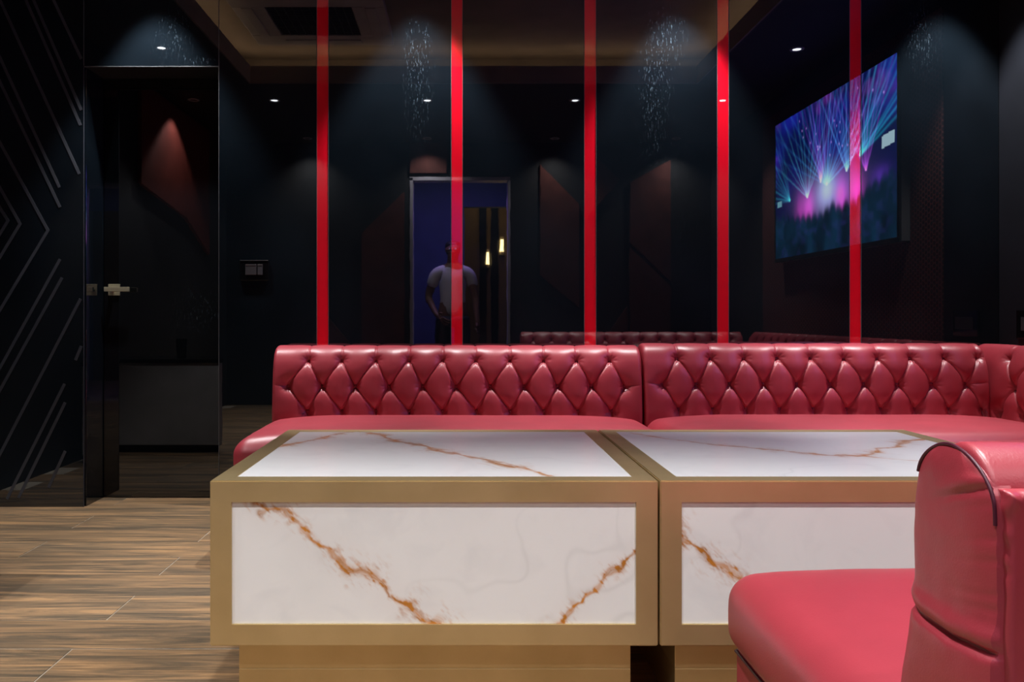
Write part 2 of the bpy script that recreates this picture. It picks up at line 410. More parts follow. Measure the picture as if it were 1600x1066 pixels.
for poly in [[(565, 365), (632, 300), (632, 560), (565, 560)], [(843, 257), (905, 320), (905, 482), (843, 430)], [(918, 232), (968, 282), (918, 340)],
             [(983, 286), (1047, 250), (1047, 440), (983, 380)], [(983, 387), (1047, 447), (1047, 565), (983, 565)], [(925, 555), (980, 478), (980, 565), (925, 565)],
             [(640, 222), (699, 222), (699, 272), (640, 272)], [(500, 480), (555, 545), (555, 580), (480, 580)]]:
    prism('padded_panel', [rp(*q) for q in poly], 'y', YR, YR+.03, M['brown_pad'], wf, .006)
dt = boxes('trim_6', [(-.51, -.478, YR-.14, YR+.012, 0, 2.28), (.47, .495, YR-.14, YR+.012, 0, 2.28), (-.51, .495, YR-.14, YR+.012, 2.25, 2.285)], simple('door_frame_grey', (.45, .43, .50), .4), None, .002)
tag(dt, kind='structure')
TX0, TX1, TY0, TY1 = -1.58, 1.77, 1.53, 3.25
ce = boxes('ceiling', [(XL-.1, TX0, YR-.14, YD+.1, ZC, ZC+.1), (TX1, XR+.1, YR-.14, YD+.1, ZC, ZC+.1), (TX0, TX1, YR-.14, TY0, ZC, ZC+.1), (TX0, TX1, TY1, YD+.1, ZC, ZC+.1)], M['soffit'])
tag(ce, kind='structure')
t = .012
boxes('tray_fascia', [(TX0, TX0+t, TY0, TY1, ZC-.004, ZC+.125), (TX1-t, TX1, TY0, TY1, ZC-.004, ZC+.125), (TX0+t, TX1-t, TY0, TY0+t, ZC-.004, ZC+.125), (TX0+t, TX1-t, TY1-t, TY1, ZC-.004, ZC+.125)], M['tray'], ce)
boxes('tray', [(TX0-.3, TX1+.3, TY0-.3, TY1+.3, ZC+.27, ZC+.3), (TX0-.32, TX0-.3, TY0-.3, TY1+.3, ZC+.1, ZC+.28), (TX1+.3, TX1+.32, TY0-.3, TY1+.3, ZC+.1, ZC+.28),
               (TX0-.3, TX1+.3, TY0-.32, TY0-.3, ZC+.1, ZC+.28), (TX0-.3, TX1+.3, TY1+.3, TY1+.32, ZC+.1, ZC+.28)], M['tray'], ce)
M['cove'] = emit('cove_led', (1, .68, .40), 15)
boxes('cove_light_strip', [(TX0-.10, TX0-.07, TY0-.1, TY1+.1, ZC+.10, ZC+.112), (TX1+.07, TX1+.10, TY0-.1, TY1+.1, ZC+.10, ZC+.112),
                           (TX0-.06, TX1+.06, TY0-.10, TY0-.07, ZC+.10, ZC+.112)], M['cove'], ce)

# ---- corridor beyond the doorway (seen only as a reflection)
blue = simple('corridor_blue', (.09, .14, .30), .6)
cw = boxes('wall_corridor', [(-1.6, .04, -2.32, -2.2, 0, 2.9), (.04, 1.6, -2.32, -2.2, 2.2, 2.9), (-1.72, -1.6, -2.3, -.74, 0, 2.9), (1.6, 1.72, -3.5, -.74, 0, 2.9)], blue); tag(cw, kind='structure')
gold = simple('gold_wall', (.20, .135, .045), .35, 0, .5)
gw = box('wall_far', -.6, 1.7, -3.6, -3.4, 0, 2.9, gold); tag(gw, kind='structure')
for x in (.25, .66): box('pilaster', x, x+.09, -3.4, -3.32, 0, 2.9, M['black_glass'], gw, .004)
box('pilaster', .40, .50, -3.4, -3.35, 0, 2.9, M['black_glass'], gw, .004)
cc = box('ceiling_corridor', -1.8, 1.8, -3.7, YR-.14, 2.75, 2.85, simple('corridor_ceiling', (.3, .25, .5), .7)); tag(cc, kind='structure')
M['glow'] = emit('sconce_glow', (1, .72, .30), 26)
lg = bpy.data.lights.new('gold_wall_fill', 'AREA'); lg.energy = 14; lg.size = .4; lg.color = (1, .68, .3)  # unseen warm fill added to brighten the gold wall around the sconces
lgo = bpy.data.objects.new('gold_wall_fill', lg); COL.objects.link(lgo); lgo.location = (.35, -2.75, 2.72); tag(lgo, kind='structure')
for k, (x, z) in enumerate([(.355, 1.66), (.545, 1.83)]):
    r = empty('wall_sconce', (x, -3.33, z), ['warm wall sconce, the lower and left of two in the reflected corridor', 'warm wall sconce, the higher and right of two in the reflected corridor'][k], 'wall light', 'sconces in the corridor')
    box('back_plate', x-.03, x+.03, -3.40, -3.335, z-.12, z+.12, M['pale_brass'], r, .003)
    cyl('lamp_shade', (x, -3.29, z), .028, .16, M['glow'], r, 'z', 16, .018)
    cyl('holder', (x, -3.29, z-.095), .02, .03, M['pale_brass'], r, 'z', 16)

# ================================================================ CEILING LIGHTS
def spot(x, y_, P, half, blend, parent, col=(.985, .985, .985), rad=.025, tilt=0):
    l = bpy.data.lights.new('downlight', 'SPOT'); l.energy = P; l.spot_size = math.radians(2*half); l.spot_blend = blend
    l.color = col; l.shadow_soft_size = rad
    o = bpy.data.objects.new('bulb', l); link(o, parent); o.location = (0, 0, -.012); o.rotation_euler = (tilt, 0, 0); return o
def downlight(x, y_, label, P, half, blend, tilt=0, rad=.025, deep=False):
    r = empty('ceiling_light', (x, y_, ZC), label, 'ceiling light', 'recessed downlights')
    bm = bmesh.new()
    prof = [(.026, .0), (.028, -.004), (.043, -.005), (.046, -.002), (.046, 0)]
    n = 28; rings = [[bm.verts.new((x+a*math.cos(2*math.pi*i/n), y_+a*math.sin(2*math.pi*i/n), ZC+z)) for i in range(n)] for a, z in prof]
    for a_, b_ in zip(rings, rings[1:]):
        for i in range(n): bm.faces.new((a_[i], a_[(i+1) % n], b_[(i+1) % n], b_[i]))
    from_bm('trim_ring', bm, M['trim_ring'], r, True)
    cyl('lens', (x, y_, ZC-.0015), .026, .002, M['grille'] if deep else M['lens'], r)  # deep: lens left dark so an unseen lamp stays hidden in the mirror
    spot(x, y_, P, half, blend, r, tilt=tilt, rad=rad)
nm = ['leftmost', 'second from left', 'third from left', 'rightmost']
for k, (x, y_) in enumerate(WASH): downlight(x, y_, 'small white recessed downlight washing the black wall, %s of that row' % nm[k], P_WASH, 32.5, .5)
for k, (x, y_) in enumerate(SIDE): downlight(x, y_, ['small downlight mirrored in the panel over the door', 'small downlight mirrored above the reflected screen', 'small downlight grazing the brown padded left wall'][k], P_SIDE, 33 if k < 2 else 50, .35, deep=(k == 2))
for k, (x, y_) in enumerate(MID): downlight(x, y_, 'small white downlight in the mirrored row across the room, %s' % nm[k], P_MID, 41, .9, 0, .03)
for k, (x, y_) in enumerate(BACK): downlight(x, y_, 'small white downlight near the doorway wall, wide beam added as fill, %s of that row' % nm[k], P_BACK, 60, .8, 0, .03, True)
la = bpy.data.lights.new('corridor_lamp', 'AREA'); la.energy = 45; la.size = .3; la.color = (.42, .25, 1)
lo = bpy.data.objects.new('corridor_lamp', la); COL.objects.link(lo); lo.location = (-.1, -.93, 2.6); tag(lo, kind='structure')

# ---- air conditioner cassette in the tray
acz = 2.835
ac = empty('air_conditioner', (-.965, 2.24, acz), 'white ceiling cassette air conditioner mirrored at the top left of the black wall', 'air conditioner')
x0, x1, y0, y1 = -1.45, -.48, 1.76, 2.71
boxes('panel_frame', [(x0, x1, y0, y0+.21, acz, acz+.05), (x0, x1, y1-.21, y1, acz, acz+.05), (x0, x0+.21, y0+.21, y1-.21, acz, acz+.05), (x1-.21, x1, y0+.21, y1-.21, acz, acz+.05)], M['white_plastic'], ac, .006)
for a in [(x0+.22, x1-.22, y0+.06, y0+.13), (x0+.22, x1-.22, y1-.13, y1-.06), (x0+.06, x0+.13, y0+.22, y1-.22), (x1-.13, x1-.06, y0+.22, y1-.22)]:
    box('louver', a[0], a[1], a[2], a[3], acz-.006, acz+.004, M['white_plastic'], ac, .002)
gr = box('grille', x0+.2, x1-.2, y0+.2, y1-.2, acz+.012, acz+.03, M['dark'], ac)
boxes('grille_bars', [(x0+.21, x1-.21, y0+.215+k*.027, y0+.222+k*.027, acz+.004, acz+.014) for k in range(20)] +
      [(x0+.215+k*.054, x0+.222+k*.054, y0+.21, y1-.21, acz+.004, acz+.014) for k in range(11)], M['grille'], gr)
box('housing', x0+.1, x1-.1, y0+.1, y1-.1, acz+.05, ZC+.271, M['white_plastic'], ac)

# ================================================================ MARBLE TABLES
def marble_panel(name, parent, o, eu, ev, nrm, W, H, thick, veins, nu, nv, seed):
    """vein pattern is coloured into the panel vertex by vertex; veins = [(pts, width, amp)] in panel metres"""
    u = np.linspace(0, W, nu); v = np.linspace(0, H, nv); U, V = np.meshgrid(u, v, indexing='ij')
    base = np.array([.89, .885, .875]); C = np.ones((nu, nv, 3))*base
    cl = fbm(U*6, V*6, 4, seed+50); C *= (1-.05*np.clip(cl, 0, 1))[..., None]
    # faint grey hairlines
    hl = np.abs(fbm(U*2.2+7, V*2.2, 4, seed+80)+.05); C *= (1-.10*np.exp(-(hl/.012)**2)*np.clip(fbm(U*3, V*3, 2, seed+9)+.3, 0, 1))[..., None]
    WU = U+.012*fbm(U*28, V*28, 4, seed); WV = V+.012*fbm(U*28+40, V*28, 4, seed+11)
    FU = U+.018*fbm(U*14, V*14, 3, seed+3); FV = V+.018*fbm(U*14+9, V*14+9, 3, seed+5)
    for pts, wd, amp in veins:
        d = np.full(U.shape, 9.); along = np.zeros(U.shape); acc = 0
        d2 = np.full(U.shape, 9.)
        for a, b_ in zip(pts, pts[1:]):
            dd, tt = seg_dist(WU, WV, a, b_); L = math.hypot(b_[0]-a[0], b_[1]-a[1])
            along = np.where(dd < d, acc+tt*L, along); d = np.minimum(d, dd); acc += L
            d2 = np.minimum(d2, seg_dist(FU, FV, a, b_)[0])
        wloc = wd*(.35+1.3*vnoise(along*38, along*0+3, seed+21)**1.4)
        core = np.exp(-(d/wloc)**2)*(.50+.5*vnoise(along*60, d*500, seed+31))
        streak = np.exp(-(d/(wloc*2.6))**2)*np.clip(fbm((U+V)*130, (U-V)*42, 3, seed+41)*1.8, 0, 1)*.8
        halo = np.exp(-(d2/(wd*5))**2)*.09
        m1 = np.clip(core+streak, 0, 1)[..., None]*amp; mh = halo[..., None]*amp
        C = C*(1-mh)+np.array([.62, .47, .42])*mh
        orange = np.array([.66, .25, .035])*(1-.35*vnoise(along*25, d*200, seed+7))[..., None]
        C = C*(1-m1)+orange*m1
    o, eu, ev, nrm = map(np.array, (o, eu, ev, nrm))
    front = o+U[..., None]*eu+V[..., None]*ev
    verts = front.reshape(-1, 3); faces = [grid_faces(nu, nv)]
    # rim back to thickness
    ring = [i*nv for i in range(nu)]+[(nu-1)*nv+j for j in range(1, nv)]+[i*nv+nv-1 for i in range(nu-2, -1, -1)]+[j for j in range(nv-2, 0, -1)]
    rv = verts[ring]-nrm*thick; n0 = len(verts); n = len(ring)
    k = np.arange(n); rf = np.stack([np.array(ring)[k], n0+k, n0+(k+1) % n, np.array(ring)[(k+1) % n]], 1)
    verts = np.vstack([verts, rv]); 
    me = np_mesh(name, verts, np.vstack(faces+[rf]))
    cols = np.vstack([C.reshape(-1, 3), np.ones((n, 3))*base])
    at = me.color_attributes.new('pattern', 'FLOAT_COLOR', 'POINT')
    at.data.foreach_set('color', np.hstack([cols, np.ones((len(cols), 1))]).astype(np.float32).ravel())
    ob = mesh_obj(name, me, M['marble']); place(ob, parent); return ob

YF, YB, ZT, ZB = 1.80, 2.614, .5311, .1730
def fx(v, s=3.2705, o=320): return o+v/s
def front_pts(L, ox, oy, X0, Z0):    # crop coords -> panel coords
    return [((ox+a/3.2705-720)*YF/F-X0, EYE-(oy+b_/3.2705-495)*YF/F-Z0) for a, b_ in L]
def top_pts(L, ox, oy, X0, Y0, s=3.9475):
    r = []
    for a, b_ in L:
        X_, Y_ = ox+a/s, oy+b_/s; d = (EYE-ZT)*F/(Y_-495); r.append(((X_-720)*d/F-X0, d-Y0))
    return r
def coffee_table(X0, X1, label, vf, vt, seed):
    tb = empty('coffee_table', ((X0+X1)/2, YF+.4, 0), label, 'table', 'gold and marble coffee tables')
    fr = .0465; b = .0022
    # brass carcass: one box with a recess in every face for its marble
    bm = bmesh.new(); box_bm(bm, X0, X1, YF, YB, ZB, ZT)
    hard = bm.edges[:]
    bmesh.ops.bevel(bm, geom=hard, offset=b, segments=2, affect='EDGES')
    bm.normal_update()
    big = [f for f in bm.faces if f.calc_area() > .1]
    for f in big:
        if f.normal.z < -.5: continue
        n_ = f.normal.copy(); bmesh.ops.inset_individual(bm, faces=[f], thickness=fr-b)
        for v in f.verts:
            for a_, (l_, h_) in enumerate(((X0, X1), (YF, YB), (ZB, ZT))):
                if abs(n_[a_]) < .5: v.co[a_] = l_+fr if v.co[a_] < (l_+h_)/2 else h_-fr
        q = bmesh.ops.extrude_face_region(bm, geom=[f]); vs = [v for v in q['geom'] if isinstance(v, bmesh.types.BMVert)]
        bmesh.ops.translate(bm, vec=-n_*.013, verts=vs); bmesh.ops.delete(bm, geom=[f], context='FACES_ONLY')
    bmesh.ops.recalc_face_normals(bm, faces=bm.faces[:])
    from_bm('frame', bm, M['brass'], tb)
    W = X1-X0-2*fr; H = ZT-ZB-2*fr
    marble_panel('front_panel', tb, (X0+fr, YF+.0045, ZB+fr), (1, 0, 0), (0, 0, 1), (0, -1, 0), W, H, .008, vf, 640, 190, seed)
    marble_panel('top_panel', tb, (X0+fr, YF+fr, ZT-.0008), (1, 0, 0), (0, 1, 0), (0, 0, 1), W, YB-YF-2*fr, .010, vt, 520, 270, seed+200)
    box('side_panel', X0+.003, X0+.0125, YF+fr, YB-fr, ZB+fr, ZT-fr, simple('marble_side', (.86, .85, .85), .15, 0, .5, None, .03), tb)
    box('side_panel', X1-.0125, X1-.003, YF+fr, YB-fr, ZB+fr, ZT-fr, bpy.data.materials['marble_side'], tb)
    box('back_panel', X0+fr, X1-fr, YB-.0125, YB-.003, ZB+fr, ZT-fr, bpy.data.materials['marble_side'], tb)
    p = box('plinth', X0+.047, X1-.047, YF+.06, YB-.06, .099, ZB-.0005, M['brass'], tb, .001, 1)
    box('plinth_skirt', X0+.047, X1-.047, YF+.06, YB-.06, 0.0, .0988, M['brass'], p, .001, 1)
    return tb
X0a, X1a = -.5428, .4265; X0b, X1b = .4315, 1.391
fa = (X0a+.0465, ZB+.0465); fb = (X0b+.0465, ZB+.0465)
A1 = front_pts([(250, 150), (330, 172), (400, 178), (440, 235), (490, 290), (540, 340), (600, 375), (650, 410), (705, 468), (740, 495), (800, 495), (850, 520), (900, 560), (930, 620), (985, 650), (1040, 680), (1070, 720), (1100, 750), (1190, 775)], 320, 740, *fa)
A2 = front_pts([(860, 385), (825, 405), (780, 440), (750, 480), (700, 510), (660, 570), (600, 605), (550, 660), (510, 680), (480, 730), (450, 760), (430, 790)], 740, 740, *fa)
A3 = front_pts([(280, 200), (330, 172)], 320, 740, *fa)
B1 = front_pts([(1040, 290), (1060, 325), (1090, 350), (1130, 365), (1170, 400), (1210, 455), (1290, 475), (1380, 560), (1500, 640), (1640, 700)], 740, 740, *fb)
T1 = top_pts([(380, 780), (490, 758), (600, 738), (700, 712), (780, 695), (880, 688)], 340, 500, X0a+.0465, YF+.0465)
T2 = top_pts([(930, 695), (1020, 710), (1080, 740), (1180, 760), (1270, 775), (1340, 800), (1400, 812), (1490, 825), (1579, 850)], 340, 500, X0a+.0465, YF+.0465)
T3 = top_pts([(150, 848), (240, 862), (300, 885), (370, 900), (450, 912), (540, 935), (620, 958)], 700, 500, X0a+.0465, YF+.0465)
U1 = top_pts([(20, 696), (120, 712), (240, 732), (400, 750), (550, 770), (700, 780), (820, 792), (1000, 810), (1100, 822), (1260, 835), (1461, 838)], 980, 500, X0b+.0465, YF+.0465)
U2 = top_pts([(200, 838), (240, 828), (290, 800), (320, 790), (400, 780), (420, 765), (460, 745), (580, 733)], 1300, 500, X0b+.0465, YF+.0465)
U3 = top_pts([(0, 832), (80, 830), (200, 838), (300, 850), (400, 858), (560, 870), (700, 878)], 1300, 500, X0b+.0465, YF+.0465)
coffee_table(X0a, X1a, 'gold framed white marble coffee table on the left, fully in view', [(A1, .0088, 1), (A2, .0072, 1), (A3, .007, .9)], [(T1, .010, .95), (T2+T3, .012, 1)], 3)
coffee_table(X0b, X1b, 'gold framed white marble coffee table on the right, half hidden by the near sofa', [(B1, .009, 1)], [(U1, .008, .95), (U2, .013, 1), (U3, .006, .9)], 15)

# ================================================================ SOFAS
def catmull(P, n):
    P = np.array(P, float); Q = np.vstack([2*P[0]-P[1], P, 2*P[-1]-P[-2]]); out = []
    for i in range(1, len(Q)-2):
        for t_ in np.linspace(0, 1, 24, endpoint=False):
            a, b_, c, d = Q[i-1:i+3]
            out.append(.5*((2*b_)+(-a+c)*t_+(2*a-5*b_+4*c-d)*t_**2+(-a+3*b_-3*c+d)*t_**3))
    out.append(Q[-2]); out = np.array(out)
    s = np.concatenate([[0], np.cumsum(np.hypot(*np.diff(out, axis=0).T))])
    return out, s
def tufted(name, parent, L, H, T, zb, start1, start2, xf, seed=0, du=.0032, pitch=.1485, lean=.02, endr=.018, rough_left=True, buttons=True):
    """deep-buttoned backrest. local u along its length, y 0 (front) .. T (rear); xf maps (u,y,z) to world"""
    prof = [(0, zb), (0, .44), (lean*.15, .50), (lean*.5, .58), (lean, .64), (lean+.012, .69), (lean+.034, H-.018), (T*.42+.012, H), (T*.72, H-.006), (T-.012, H-.03), (T, H-.075), (T, H-.16), (T, zb)]
    P, s = catmull(prof, 0)
    crest = s[np.argmax(P[:, 1])]
    zc = P[:, 1]; front = s <= crest
    def s_of(z): return np.interp(z, zc[front], s[front])
    R1, R2, R3 = s_of(H-.046), s_of(H-.161), s_of(H-.272)
    # parametric samples: fine on the front and crest, coarse behind
    sv = np.concatenate([np.linspace(0, s_of(.44), 3)[:-1], np.arange(s_of(.44), crest+.05, .0042), np.linspace(crest+.055, s[-1], 14)])
    pv = np.stack([np.interp(sv, s, P[:, 0]), np.interp(sv, s, P[:, 1])], 1)
    tg = np.gradient(pv, axis=0); tg /= np.linalg.norm(tg, axis=1)[:, None]; nv_ = np.stack([-tg[:, 1], tg[:, 0]], 1)
    uu = np.concatenate([np.linspace(0, .02, 9)[:-1], np.arange(.02, L-.02, du), np.linspace(L-.02, L, 9)])
    U, Sg = np.meshgrid(uu, sv, indexing='ij')
    b1 = np.arange(start1, L-.03, pitch); b2 = np.arange(start2, L-.015, pitch); b3 = np.arange(start1 if start1 > .01 else start1, L-.03, pitch)
    dc = np.full(U.shape, 9.); wgt = np.zeros(U.shape)
    segs = []
    jit = lambda: random.uniform(-.002, .002)
    b1 = [(x+jit(), R1+jit()) for x in b1]; b2 = [(x+jit(), R2+jit()) for x in b2]; b3 = [(x+jit(), R3) for x in b3]
    for a in b1:
        segs.append((a, (a[0]+jit()*2, crest+.02), .42))
        for c in b2:
            if abs(a[0]-c[0]) < pitch*.75: segs.append((a, c, 1))
    for a in b3:
        for c in b2:
            if abs(a[0]-c[0]) < pitch*.75: segs.append((a, c, 1))
        segs.append((a, (a[0], R3-.1), .8))
    for e, c in ((0, b2[0]), (L, b2[-1])):
        if abs(c[0]-e) < pitch*.9:
            sg = -1 if e == 0 else 1
            segs += [(c, (e, R2+.004), .55), (c, (c[0]+sg*.035, R2+.04), .45), (c, (c[0]+sg*.03, R2-.028), .4), (c, (c[0]+sg*.02, R2+.052), .35)]
    for a, c, k in segs:
        lo_u, hi_u = min(a[0], c[0])-.05, max(a[0], c[0])+.05
        i0, i1 = np.searchsorted(uu, lo_u), np.searchsorted(uu, hi_u)
        if i1 <= i0: continue
        d, tt = seg_dist(U[i0:i1], Sg[i0:i1], a, c)
        fade = k if k in (1, .42, .8) else k*(1-tt)
        g_ = fade*(.55*np.exp(-(d/.0028)**1.5)+.46*np.exp(-(d/.017)**1.2))
        wgt[i0:i1] = np.maximum(wgt[i0:i1], g_)
    db = np.full(U.shape, 9.)
    for bx, by in b1+b2+b3:
        i0, i1 = np.searchsorted(uu, bx-.09), np.searchsorted(uu, bx+.09)
        if i1 > i0: db[i0:i1] = np.minimum(db[i0:i1], np.hypot(U[i0:i1]-bx, Sg[i0:i1]-by))
    # little radiating wrinkles close to each button
    dimple = np.exp(-(db/.027)**1.35)
    wr = np.zeros(U.shape)
    for bx, by in b1+b2+b3:
        i0, i1 = np.searchsorted(uu, bx-.05), np.searchsorted(uu, bx+.05)
        if i1 > i0:
            th = np.arctan2(Sg[i0:i1]-by, U[i0:i1]-bx); rr = np.hypot(U[i0:i1]-bx, Sg[i0:i1]-by)
            wr[i0:i1] += .0011*np.sin(th*random.choice([9, 10, 11])+random.uniform(0, 6))*np.exp(-((rr-.018)/.012)**2)
    disp = .015-.0165*wgt-.024*dimple+wr
    broad = .0012*fbm(U*9+seed, Sg*9, 3, seed)
    back = 1/(1+np.exp((Sg-(crest+.05))/.012))
    disp = (disp+broad)*back+.003*(1-back)
    # rounded ends
    e = np.minimum(U, L-U); er = np.clip(1-e/endr, 0, 1); shrink = endr*(1-np.sqrt(np.clip(1-er**2, 0, 1)))
    disp = disp-shrink
    Y = pv[None, :, 0]+nv_[None, :, 0]*disp; Z = pv[None, :, 1]+nv_[None, :, 1]*disp
    Y = np.minimum(Y, T); Z = np.maximum(Z, zb)
    X = U
    nu, nv = U.shape
    verts = np.stack([X, Y, Z], -1).reshape(-1, 3)
    faces = [grid_faces(nu, nv, flip=True)]
    # end caps: quad strips folding the profile front-to-rear (j pairs with nv-1-j)
    h = nv//2
    for i, fl in ((0, False), (nu-1, True)):
        js = np.arange(h-1); q = np.stack([i*nv+js, i*nv+js+1, i*nv+nv-2-js, i*nv+nv-1-js], 1)
        faces.append(q[:, ::-1] if not fl else q)
    me = np_mesh(name, xf(verts), np.vstack(faces))
    bm = bmesh.new(); bm.from_mesh(me); bmesh.ops.recalc_face_normals(bm, faces=bm.faces[:]); bm.to_mesh(me); bm.free()
    ob = mesh_obj(name, me, M['leather'], None, True); place(ob, parent)
    # buttons
    if buttons:
        bmb = bmesh.new(); bmesh.ops.create_uvsphere(bmb, u_segments=12, v_segments=8, radius=.0085)
        bmesh.ops.scale(bmb, vec=(1, .5, 1), verts=bmb.verts[:])
        mb = bpy.data.meshes.new('button'); bmb.to_mesh(mb); bmb.free(); mb.materials.append(M['button']); mb.polygons.foreach_set('use_smooth', [True]*len(mb.polygons))
        for bx, by in b1+b2+b3:
            p = np.array([np.interp(by, s, P[:, 0]), np.interp(by, s, P[:, 1])])
            k = np.argmin(abs(sv-by)); nn = nv_[k]
            q = xf(np.array([[bx, p[0]-nn[0]*.017, p[1]-nn[1]*.017], [bx, p[0]-nn[0]*.017+nn[0], p[1]-nn[1]*.017+nn[1]]]))
            o = bpy.data.objects.new('button', mb); COL.objects.link(o); place(o, ob); o.location = q[0]
            dv = Vector(q[1]-q[0]); o.rotation_euler = dv.to_track_quat('-Y', 'Z').to_euler()
    return ob, (pv, nv_, sv, crest)

def cushion(name, parent, x0, x1, y0, y1, z0, z1, r, crown, mat, pitch=.02, seed=0, bulge=.012, sag=0, zr=None):
    cx, cy, cz = (x0+x1)/2, (y0+y1)/2, (z0+z1)/2; hx_, hy_, hz_ = (x1-x0)/2, (y1-y0)/2, (z1-z0)/2
    zr = zr or r
    def axis_samples(h, r_):
        n = max(4, int(2*(h-r_)/pitch)); core = np.linspace(-(h-r_), h-r_, n)
        ed = h-r_+r_*np.sin(np.linspace(0, 1, 9)[1:]*math.pi/2)
        return np.concatenate([-ed[::-1], core, ed])
    ax = [axis_samples(hx_, r), axis_samples(hy_, r), axis_samples(hz_, zr)]
    V, Fc, off = [], [], 0
    for d in range(3):
        a, b_ = [k for k in range(3) if k != d]
        A, B = np.meshgrid(ax[a], ax[b_], indexing='ij')
        for sgn in (-1, 1):
            P = np.zeros(A.shape+(3,)); P[..., a] = A; P[..., b_] = B; P[..., d] = sgn*[hx_, hy_, hz_][d]
            V.append(P.reshape(-1, 3)); fl = (sgn < 0) ^ (d == 1)
            Fc.append(grid_faces(len(ax[a]), len(ax[b_]), off, fl)); off += A.size
    P = np.vstack(V); hh = np.array([hx_, hy_, hz_]); rr = np.array([r, r, zr])
    q = np.clip(P, -(hh-rr), hh-rr); dlt = (P-q)/rr; ln = np.linalg.norm(dlt, axis=1)[:, None]; ln[ln == 0] = 1
    P = q+dlt/ln*rr
    nx, ny, nz = P[:, 0]/hx_, P[:, 1]/hy_, P[:, 2]/hz_
    top = np.clip(nz, 0, 1)
    P[:, 2] += crown*top*((1-np.abs(nx)**7)*(1-np.abs(ny)**5)-.0)-sag*top*(np.abs(nx)**6*np.abs(ny)**6)
    P[:, 0] += bulge*np.sign(nx)*np.abs(nx)**3*(1-nz**2)*(1-np.abs(ny)**6); P[:, 1] += bulge*np.sign(ny)*np.abs(ny)**3*(1-nz**2)*(1-np.abs(nx)**8)
    X_, Y_ = P[:, 0]+cx, P[:, 1]+cy
    P[:, 2] += top*(.0022*fbm(X_*5, Y_*5, 3, seed)+.0009*fbm(X_*6+Y_*16, Y_*22-X_*9, 3, seed+5))
    P += np.array([cx, cy, cz])
    me = np_mesh(name, P, np.vstack(Fc))
    bm = bmesh.new(); bm.from_mesh(me); bmesh.ops.remove_doubles(bm, verts=bm.verts[:], dist=1e-5); bmesh.ops.recalc_face_normals(bm, faces=bm.faces[:]); bm.to_mesh(me); bm.free()
    ob = mesh_obj(name, me, mat, None, True); place(ob, parent); return ob

YS = 3.65; SEAT_Y0 = 3.02
# left section against the back wall
XA0, XA1 = -.829, .7975
s1 = empty('sofa_section', (0, 3.4, 0), 'deep red buttoned leather sofa bench against the wall behind the left table', 'sofa', 'red leather sofa sections')
def xfA(v): v = v.copy(); v[:, 0] += XA0; v[:, 1] += YS; return v
tufted('backrest', s1, XA1-XA0, .742, .205, .30, px(482, 3.68)-XA0, px(449, 3.66)-XA0, xfA, 1)
cushion('seat_cushion', s1, XA0-.010, XA1-.002, SEAT_Y0, YS+.03, .285, .432, .060, .036, M['leather'], .02, 3, .0015, .004, .055)
box('base', XA0+.015, XA1-.01, SEAT_Y0+.025, YW-.015, .04, .288, M['leather'], s1, .008)
for a in (XA0+.05, XA1-.12):
    for b_ in (SEAT_Y0+.06, YW-.12): box('foot', a, a+.05, b_, b_+.05, 0, .042, M['dark'], s1)
# right section against the back wall
XB0, XB1 = .8055, 2.325
s2 = empty('sofa_section', (1.5, 3.4, 0), 'deep red buttoned leather sofa bench against the wall behind the right table', 'sofa', 'red leather sofa sections')
def xfB(v): v = v.copy(); v[:, 0] += XB0; v[:, 1] += YS; return v
tufted('backrest', s2, XB1-XB0, .751, .205, .30, px(1058.5, 3.68)-XB0, px(1036, 3.66)-XB0, xfB, 2)
cushion('seat_cushion', s2, XB0+.001, XB1+.055, SEAT_Y0, YS+.03, .285, .434, .060, .037, M['leather'], .02, 8, .0015, .004, .055)
box('base', XB0+.01, XB1, SEAT_Y0+.025, YW-.015, .04, .288, M['leather'], s2, .008)
for a in (XB0+.05, XB1-.12):
    for b_ in (SEAT_Y0+.06, YW-.12): box('foot', a, a+.05, b_, b_+.05, 0, .042, M['dark'], s2)
# return along the right wall (front faces -X); u runs towards the camera
YN = .93
s3 = empty('sofa_section', (2.2, 2, 0), 'deep red buttoned leather sofa along the right wall, turning the far corner', 'sofa', 'red leather sofa sections')
def xfC(v): r = v.copy(); r[:, 0] = XB1+.008+v[:, 1]; r[:, 1] = 3.85-v[:, 0]; return r
tufted('backrest', s3, 3.85-YN+.0, .747, .160, .30, .10+.1485, .10+.1485*1.5, xfC, 5, .004)
cushion('seat_cushion', s3, 1.745, XB1+.04, 1.57, SEAT_Y0-.012, .285, .434, .060, .037, M['leather'], .02, 12, .014, .004, .055)
box('base', 1.77, XB1+.16, 1.55, SEAT_Y0+.02, .04, .288, M['leather'], s3, .008)
for a in (1.85, 2.3):
    for b_ in (1.62, 2.85): box('foot', a, a+.05, b_, b_+.05, 0, .042, M['dark'], s3)

# near section, its back to the camera
XE = .50; YSF = .904; TN = .124
s4 = empty('sofa_section', (1.3, 1.2, 0), 'red leather sofa section nearest the camera, seen from behind', 'sofa', 'red leather sofa sections')
def xfD(v): r = v.copy(); r[:, 0] = 2.32-v[:, 0]; r[:, 1] = YSF-v[:, 1]; return r
# backrest body
tufted('backrest', s4, 2.32-XE-.002, .7445, TN, .12, .09, .09+.074, xfD, 9, .004, lean=.006, endr=.006)
